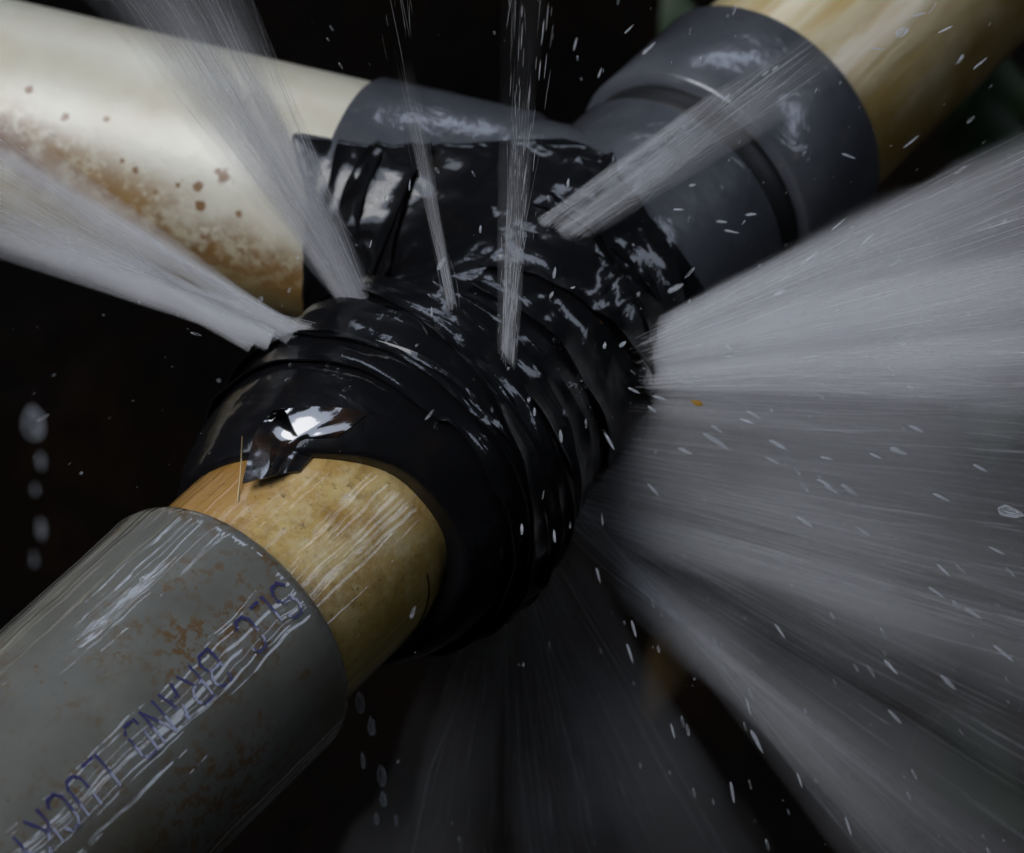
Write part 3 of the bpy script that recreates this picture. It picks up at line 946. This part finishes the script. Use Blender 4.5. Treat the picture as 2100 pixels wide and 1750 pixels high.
U1 = {(2072, 1050): 'largest glassy lump of water at the right edge of the picture',
      (1385, 591): 'ribbed droplet in front of the black tape just above the bright spray',
      (1497, 731): 'small white droplet inside the brightest part of the right spray',
      (1382, 759): 'droplet at the lower edge of the bright fan close to the tape',
      (1250, 905): 'upright droplet against the right edge of the black tape collar',
      (2058, 1340): 'long bright droplet near the right edge in the lower spray',
      (1945, 1400): 'ring shaped droplet lowest on the right in front of dark spray',
      (1340, 1005): 'droplet in the smooth grey mist just right of the tape collar',
      (1405, 925): 'round ended droplet in the grey mist between the two right sprays'}
G1 = 'stretched droplets flying right of the tape'
L1 = 'clear stretched droplet flying through the grey spray right of the black tape'
for k, (x, y, l, wd) in enumerate([
        (1250, 905, 44, 13), (1460, 900, 46, 18), (1480, 912, 40, 15), (1595, 912, 46, 16), (1585, 945, 40, 11), (1842, 925, 42, 18), (1695, 940, 30, 10),
        (1690, 990, 36, 12), (1705, 1003, 40, 14), (1742, 1005, 46, 17), (1340, 1005, 40, 14), (1405, 925, 34, 14), (1650, 1070, 44, 14),
        (1935, 1170, 40, 11), (2072, 1050, 60, 40), (1795, 935, 30, 9), (2045, 1130, 40, 10), (1995, 1258, 46, 13), (2058, 1340, 60, 14), (1945, 1400, 46, 18),
        (1827, 1368, 46, 13), (1835, 1470, 44, 14), (1600, 1295, 40, 10), (1920, 1215, 44, 10), (1385, 591, 40, 20), (1497, 731, 20, 11),
        (1382, 759, 40, 16), (1300, 801, 30, 11), (1352, 816, 34, 13), (1410, 784, 24, 8), (1337, 839, 24, 11), (1532, 864, 34, 12), (1470, 880, 34, 10),
        (1545, 850, 36, 9), (1880, 880, 40, 12), (1930, 1020, 44, 11), (2010, 960, 36, 12), (1770, 1090, 36, 9)]):
    a = -math.degrees(math.atan2(y - 760, x - 1180)) * 0.9 - 8 + RNG.normal(0, 6)
    if y < 760: a = math.degrees(math.atan2(760 - y, x - 1180)) * 0.7 + RNG.normal(0, 10)
    drop(x, y, 1.0 + RNG.random() * 0.05, l, wd, a, U1.get((x, y), L1), G1, k)
G2 = 'droplets falling in front of the dark spray'
L2 = 'small droplet falling steeply through the dim spray below the tape'
for k, (x, y, l, wd) in enumerate([(1292, 1340, 46, 11), (1535, 1450, 44, 8), (1552, 1520, 60, 15), (1502, 1625, 50, 12), (1740, 1695, 44, 10), (1227, 1180, 36, 10),
                                   (1300, 1290, 40, 11), (1380, 1500, 34, 9), (1640, 1600, 36, 9)]):
    drop(x, y, 1.03, l, wd, -72 + RNG.normal(0, 5), L2, G2, k)
G3 = 'droplets in front of the black tape'
L3 = 'tiny bright droplet hanging in the air in front of the black tape'
for k, (x, y, l, wd, a) in enumerate([(1150, 895, 30, 14, 95), (1070, 1085, 26, 12, 90), (1137, 1100, 30, 11, 95), (1096, 845, 20, 12, 90), (1131, 605, 18, 13, 60), (1240, 709, 16, 13, 80),
                                      (1277, 706, 20, 16, 40), (905, 540, 34, 18, 60), (1137, 560, 26, 12, 80), (885, 640, 24, 11, 90), (985, 470, 18, 10, 85),
                                      (1165, 375, 20, 11, 80), (1175, 590, 12, 9, 20), (760, 500, 18, 6, 75), (840, 380, 26, 7, 85), (790, 400, 22, 6, 80)]):
    drop(x, y, 0.99, l, wd, a, L3, G3, k)
G4 = 'droplets in front of the rear socket and pipe'
L4 = 'thin streaky droplet flying in front of the grey rear socket and cream pipe'
for k, (x, y, l, wd, a) in enumerate([(1480, 455, 26, 9, -5), (1540, 440, 26, 12, 5), (1500, 475, 34, 8, -12), (1392, 430, 24, 9, -2), (1600, 600, 30, 14, 20), (1610, 570, 36, 8, 35),
                                      (1720, 460, 44, 7, 40), (1660, 530, 50, 8, 38), (1780, 490, 40, 7, 42), (1885, 30, 34, 10, 15), (1940, 60, 36, 9, 25), (1800, 100, 30, 7, -5),
                                      (2010, 130, 40, 8, 40), (1870, 290, 46, 7, 40), (1740, 320, 34, 8, -20), (1570, 150, 20, 10, 40), (1490, 200, 26, 10, 45), (1330, 100, 40, 14, 42),
                                      (1290, 60, 30, 8, 45), (1180, 90, 30, 8, 75), (1230, 150, 24, 7, 70), (1590, 140, 18, 12, 40), (1420, 380, 16, 10, 10)]):
    drop(x, y, 1.02 + 0.04 * RNG.random(), l, wd, a, L4, G4, k)
G5 = 'drops dripping in a row at the far left'
for k, (x, y, l, wd, lab) in enumerate([
        (68, 868, 72, 66, 'largest blurred drop at the top of the drip row at the far left'),
        (84, 945, 34, 20, 'second drop from the top in the blurred drip row at the far left'),
        (72, 1004, 24, 12, 'faint middle drop of the blurred drip row at the far left'),
        (84, 1085, 44, 22, 'oval pale drop fourth down the blurred drip row at the far left'),
        (70, 1146, 34, 10, 'faint lowest drop of the drip row just above the grey sleeve')]):
    drop(x, y, 1.47, l, wd, 95, lab, G5, k)
G6 = 'drops dripping below the grey sleeve'
for k, (x, y, l, wd, lab) in enumerate([
        (738, 1440, 50, 34, 'highest drop of the drip trail close under the sleeve rim'),
        (762, 1490, 44, 30, 'second drop of the drip trail under the sleeve rim'),
        (744, 1560, 40, 18, 'dim small drop in the middle of the drip trail under the sleeve'),
        (782, 1590, 50, 34, 'largest ring shaped drop low in the drip trail under the sleeve'),
        (786, 1640, 36, 26, 'round drop just under the largest one of the drip trail'),
        (772, 1680, 30, 22, 'bright lowest left drop of the drip trail near the bottom edge'),
        (812, 1682, 28, 16, 'lowest right drop of the drip trail near the bottom edge')]):
    drop(x, y, 1.05, l, wd, 95, lab, G6, k + 1)
drop(1850, 66, 1.0, 34, 32, 30, 'single round bright water drop in front of the cream pipe at the top right', None, 0)

# the finest droplets, beyond counting
def fine_drops():
    import bmesh
    rg = np.random.default_rng(91)
    bm = bmesh.new(); bmesh.ops.create_icosphere(bm, subdivisions=1, radius=1.0)
    v0 = np.array([v.co[:] for v in bm.verts]); f0 = np.array([[v.index for v in f.verts] for f in bm.faces]); bm.free()
    V, F = [], []
    def add(p, d, l, wd):
        d = nrm(d); a = nrm(np.cross(d, FW)); b = np.cross(d, a)
        F.append(f0 + sum(len(x) for x in V) if False else f0 + add.n)
        V.append(p + v0[:, :1] * a * wd + v0[:, 1:2] * b * wd + v0[:, 2:] * d * l)
        add.n += len(v0)
    add.n = 0
    src = P(1200, 720, 1.03)
    for _ in range(750):
        px, py = rg.random() * 2150, rg.random() * 1800
        if (px < 700 and py > 1050) : continue
        if px < 1250 and rg.random() < 0.6: continue
        z = 0.94 + rg.random() * 0.12
        p = P(px, py, z)
        d = p - src
        d = nrm(d) + np.array([0, 0, 0.35 if py < 700 else -0.5])
        s_ = (0.5 + rg.random() ** 3 * 2.4) * z / FPX
        add(p, d, s_ * (1.5 + rg.random() * 6), s_)
    o = fast_mesh('fine_droplets', np.concatenate(V), np.concatenate(F), M_WATER)
    tag(o, 'scatter of the finest droplets in the air round the leaking joint', 'droplets', kind='stuff')
    # beads standing on the wet tape where the jets leave it
    V.clear(); F.clear(); add.n = 0
    for cx, cy, sx, sy, m in [(720, 640, 60, 30, 60), (920, 650, 60, 25, 60), (1150, 700, 70, 70, 120), (1230, 790, 50, 40, 60), (1180, 430, 50, 25, 40), (1000, 720, 200, 60, 100), (760, 740, 140, 50, 60), (660, 600, 20, 60, 30)]:
        for _ in range(m):
            px, py = rg.normal(cx, sx), rg.normal(cy, sy)
            z = hit(px, py)
            p = P(px, py, z)
            s_ = (1.5 + rg.random() ** 2 * 5) * z / FPX
            add(p, np.array([rg.normal(), rg.normal(), rg.normal() * 0.5]), s_ * (1 + rg.random() * 1.5), s_)
    o = fast_mesh('water_beads', np.concatenate(V), np.concatenate(F), M_WATER)
    tag(o, 'beads and splashes of water standing on the wet black tape', 'water beads', kind='stuff')
fine_drops()

# ------------------------------------------------------------------ small things on the pipes
def cyl_hit(px, py, rad):
    d = P(px, py, 1.0) - CAM
    z = np.linspace(0.9, 1.2, 1500)
    q = RUN.loc(CAM + z[:, None] * d)
    v = np.hypot(q[:, 0], q[:, 1]) - rad
    k = np.argmax(v < 0)
    return z[k] if (v < 0).any() else 1.0

def patch(name, rows, mat, parent, thick):
    """rows: grid of world points, made into a thin shell"""
    G = np.array(rows)
    a, b = G.shape[:2]
    du = np.gradient(G, axis=1); dv = np.gradient(G, axis=0)
    nn = nrm_rows(np.cross(du, dv))
    if np.sum(nn * FW) > 0: nn = -nn
    V = np.concatenate([G.reshape(-1, 3), (G - nn * thick).reshape(-1, 3)])
    n1 = a * b
    Q = []
    for i in range(a - 1):
        for j in range(b - 1):
            Q.append((i * b + j, i * b + j + 1, (i + 1) * b + j + 1, (i + 1) * b + j))
            Q.append((n1 + i * b + j, n1 + (i + 1) * b + j, n1 + (i + 1) * b + j + 1, n1 + i * b + j + 1))
    for i in range(a - 1):
        for j in (0, b - 1):
            Q.append((i * b + j, (i + 1) * b + j, n1 + (i + 1) * b + j, n1 + i * b + j))
    for j in range(b - 1):
        for i in (0, a - 1):
            Q.append((i * b + j, i * b + j + 1, n1 + i * b + j + 1, n1 + i * b + j))
    o = fast_mesh(name, V, np.array(Q), mat, parent=parent, frame=RUN if parent is not None else None)
    md = o.modifiers.new('edges', 'EDGE_SPLIT'); md.split_angle = R(50)
    return o

def bez(p, t):
    p = np.array(p, float)
    x = np.linspace(0, 1, len(p))
    return np.array([np.interp(t, x, p[:, k]) for k in range(p.shape[1])])
# loose pointed end of the tape lying over the yellowed pipe; last number: lift off the pipe in mm
rows = []
pc = RUN.wld(np.array([0, 0, rs(270)]))
HZ = pc[2] + RF + 0.0022                                  # the loose end stands out level with the top of the pipe
def level(px, py, x0=pc[0] - 0.008):
    d = P(px, py, 1.0) - CAM
    n = np.array([0.10, -0.02, 1.0])
    p0 = np.array([x0, pc[1], HZ])
    return ((p0 - CAM) @ n) / (d @ n)
for v in np.linspace(0, 1, 26):
    Lp = bez([(560, 842), (524, 884), (509, 938), (497, 990)], v)
    Rp = bez([(760, 846), (712, 882), (652, 922), (612, 965)], v)
    row = []
    for u in np.linspace(0, 1, 30):
        q = Lp + (Rp - Lp) * u
        q = q + np.array([0, 1.6 * math.sin(u * 21) * max(v - 0.8, 0) * 5 - 10 * math.sin(math.pi * u) * (1 - v)])
        zl = level(*q) + 0.0003 * math.sin(u * 5 + v * 2.5) + 0.0012 * max(u - 0.45, 0) * math.sin(v * 9)
        zp = cyl_hit(q[0], q[1], RF) - 0.0012
        zt = hit(q[0], q[1]) if v < 0.6 else 9.0
        k = min(max((u - 0.5) / 0.4, 0), 1); k = k * k * (3 - 2 * k)
        z = min(zl * (1 - k) + zp * k, zp, zt - 0.0007)
        row.append(P(q[0], q[1], z))
    rows.append(row)
G_ = np.array(rows)
for _ in range(6):
    G_[:, 1:-1] = 0.25 * G_[:, :-2] + 0.5 * G_[:, 1:-1] + 0.25 * G_[:, 2:]
    G_[1:-1] = 0.25 * G_[:-2] + 0.5 * G_[1:-1] + 0.25 * G_[2:]
patch('tape_flap', G_, M_FLAP, tape, 0.0003)

def tube(name, pts, rad, mat, parent=None):
    pts = np.array(pts); n = len(pts)
    V, Q = [], []
    for i in range(n):
        d = nrm(pts[min(i + 1, n - 1)] - pts[max(i - 1, 0)])
        a = nrm(np.cross(d, FW)); b = np.cross(d, a)
        for k in range(6):
            V.append(pts[i] + rad * (math.cos(k * math.pi / 3) * a + math.sin(k * math.pi / 3) * b))
    for i in range(n - 1):
        for k in range(6):
            Q.append((i * 6 + k, i * 6 + (k + 1) % 6, (i + 1) * 6 + (k + 1) % 6, (i + 1) * 6 + k))
    return fast_mesh(name, np.array(V), np.array(Q), mat, parent=parent)
M_THREAD = mat_plain('pale_thread', (0.65, 0.52, 0.30), 0.5)
t = tube('thread', [P(x, y, cyl_hit(x, y, RF) - l) for x, y, l in [(497, 895, .005), (495, 940, .004), (492, 985, .0025), (489, 1010, .001), (488, 1030, .0004)]], 0.00016, M_THREAD)
tag(t, 'fine pale thread hanging straight down at the left edge of the tape flap', 'thread')

def leaf(name, stem, tip, width, z0, z1, bow, mat, label, cat, group=None):
    """a blade with a folded midrib, given by picture points and depths"""
    a, b = P(*stem, z0), P(*tip, z1)
    d = nrm(b - a); s_ = nrm(np.cross(d, FW)); n_ = np.cross(s_, d)
    rows = []
    for t in np.linspace(0, 1, 14):
        c = a + (b - a) * t + n_ * bow * math.sin(math.pi * t)
        wv = width * (math.sin(math.pi * min(t * 0.97 + 0.02, 1)) ** 0.8)
        rows.append([c + s_ * wv * u + n_ * abs(u) * wv * 0.25 for u in (-1, -0.5, 0, 0.5, 1)])
    o = patch(name, rows, mat, None, 0.0002)
    tag(o, label, cat, group)
    return o
zc = cyl_hit(866, 1240, RF)
leaf('leaf', (856, 1284), (877, 1176), 0.0014, cyl_hit(856, 1284, RF) - 0.0006, cyl_hit(877, 1176, RF) - 0.0006, 0.0, M_BROWN, 'slim dark brown leaf sliver stuck to the yellowed pipe beside the tape', 'leaf')
leaf('leaf', (1416, 822), (1440, 830), 0.0006, 1.03, 1.025, 0.0005, M_AMBER, 'yellow scrap of leaf tumbling in the water right of the tape', 'leaf')
leaf('leaf', (1168, 634), (1236, 664), 0.0011, hit(1168, 634) - 0.001, hit(1236, 664) - 0.001, 0.0005, M_AMBER, 'amber scrap of leaf caught on the black tape behind the collar', 'leaf')
leaf('grass_blade', (1330, 1480), (1398, 1300), 0.0075, 1.60, 1.55, 0.01, M_DRY, 'broad dry yellow grass blade standing dimly behind the spray below the tape', 'grass blade')
for st, tp, wd, lab in [((2130, 330), (1975, 215), 0.012, 'lower dark green leaf at the right edge behind the cream pipe'),
                        ((2140, 230), (2010, 140), 0.012, 'upper dark green leaf at the right edge behind the cream pipe'),
                        ((1370, -40), (1405, 30), 0.008, 'dark green leaf peeping out above the rear socket at the top edge'),
                        ((2110, 1700), (1900, 1480), 0.014, 'dim green leaf behind the spray in the lower right corner'),
                        ((2120, 820), (2020, 900), 0.010, 'dim green leaf seen through the spray at the middle of the right edge')]:
    leaf('leaf', st, tp, wd, 1.42, 1.38, 0.012, M_LEAF, lab, 'leaf', 'green leaves behind the pipes')

# unseen leaves added all round to block the sky, gaps shaped for the light
def unseen_canopy():
    rg = np.random.default_rng(5)
    V, F = [], []
    n = 0
    while n < 14000:
        az = rg.random() * 2 * math.pi; el = math.asin(rg.random())
        d = np.array([math.sin(az) * math.cos(el), math.cos(az) * math.cos(el), math.sin(el)])
        g = vnoise(d * 3.2 + 20) - 0.5
        azd = (math.degrees(az) + 180) % 360 - 180
        eld = math.degrees(el)
        if 62 + 12 * g < azd < 103 + 16 * g and 25 + 10 * g < eld < 43 + 10 * g: continue      # gap cut to the right for the wet highlights
        if -16 + 20 * g < azd < 36 + 14 * g and 37 + 12 * g < eld < 49 + 12 * g: continue      # and another ahead
        if d @ np.array(sd) > math.cos(R(25 + 8 * g)): continue                                  # the gap the light falls through
        r = 2.6 + rg.random() * 1.6
        c = d * r
        a = nrm(rg.normal(0, 1, 3)); a = nrm(a - d * (a @ d) * 0.7); b = nrm(np.cross(d, a))
        l, wd = 0.16 + rg.random() * 0.12, 0.06 + rg.random() * 0.05
        k = len(V)
        V += [c - a * l, c + b * wd - d * 0.02, c + a * l, c - b * wd - d * 0.02]
        F.append((k, k + 1, k + 2, k + 3)); n += 1
    o = fast_mesh('unseen_foliage', np.array(V) + np.array([0, 0, 0.3]), np.array(F), M_DARKLEAF)
    tag(o, 'unseen dark foliage added around and overhead to block the sky, with gaps shaped for highlights', 'tree foliage', kind='stuff')
unseen_canopy()
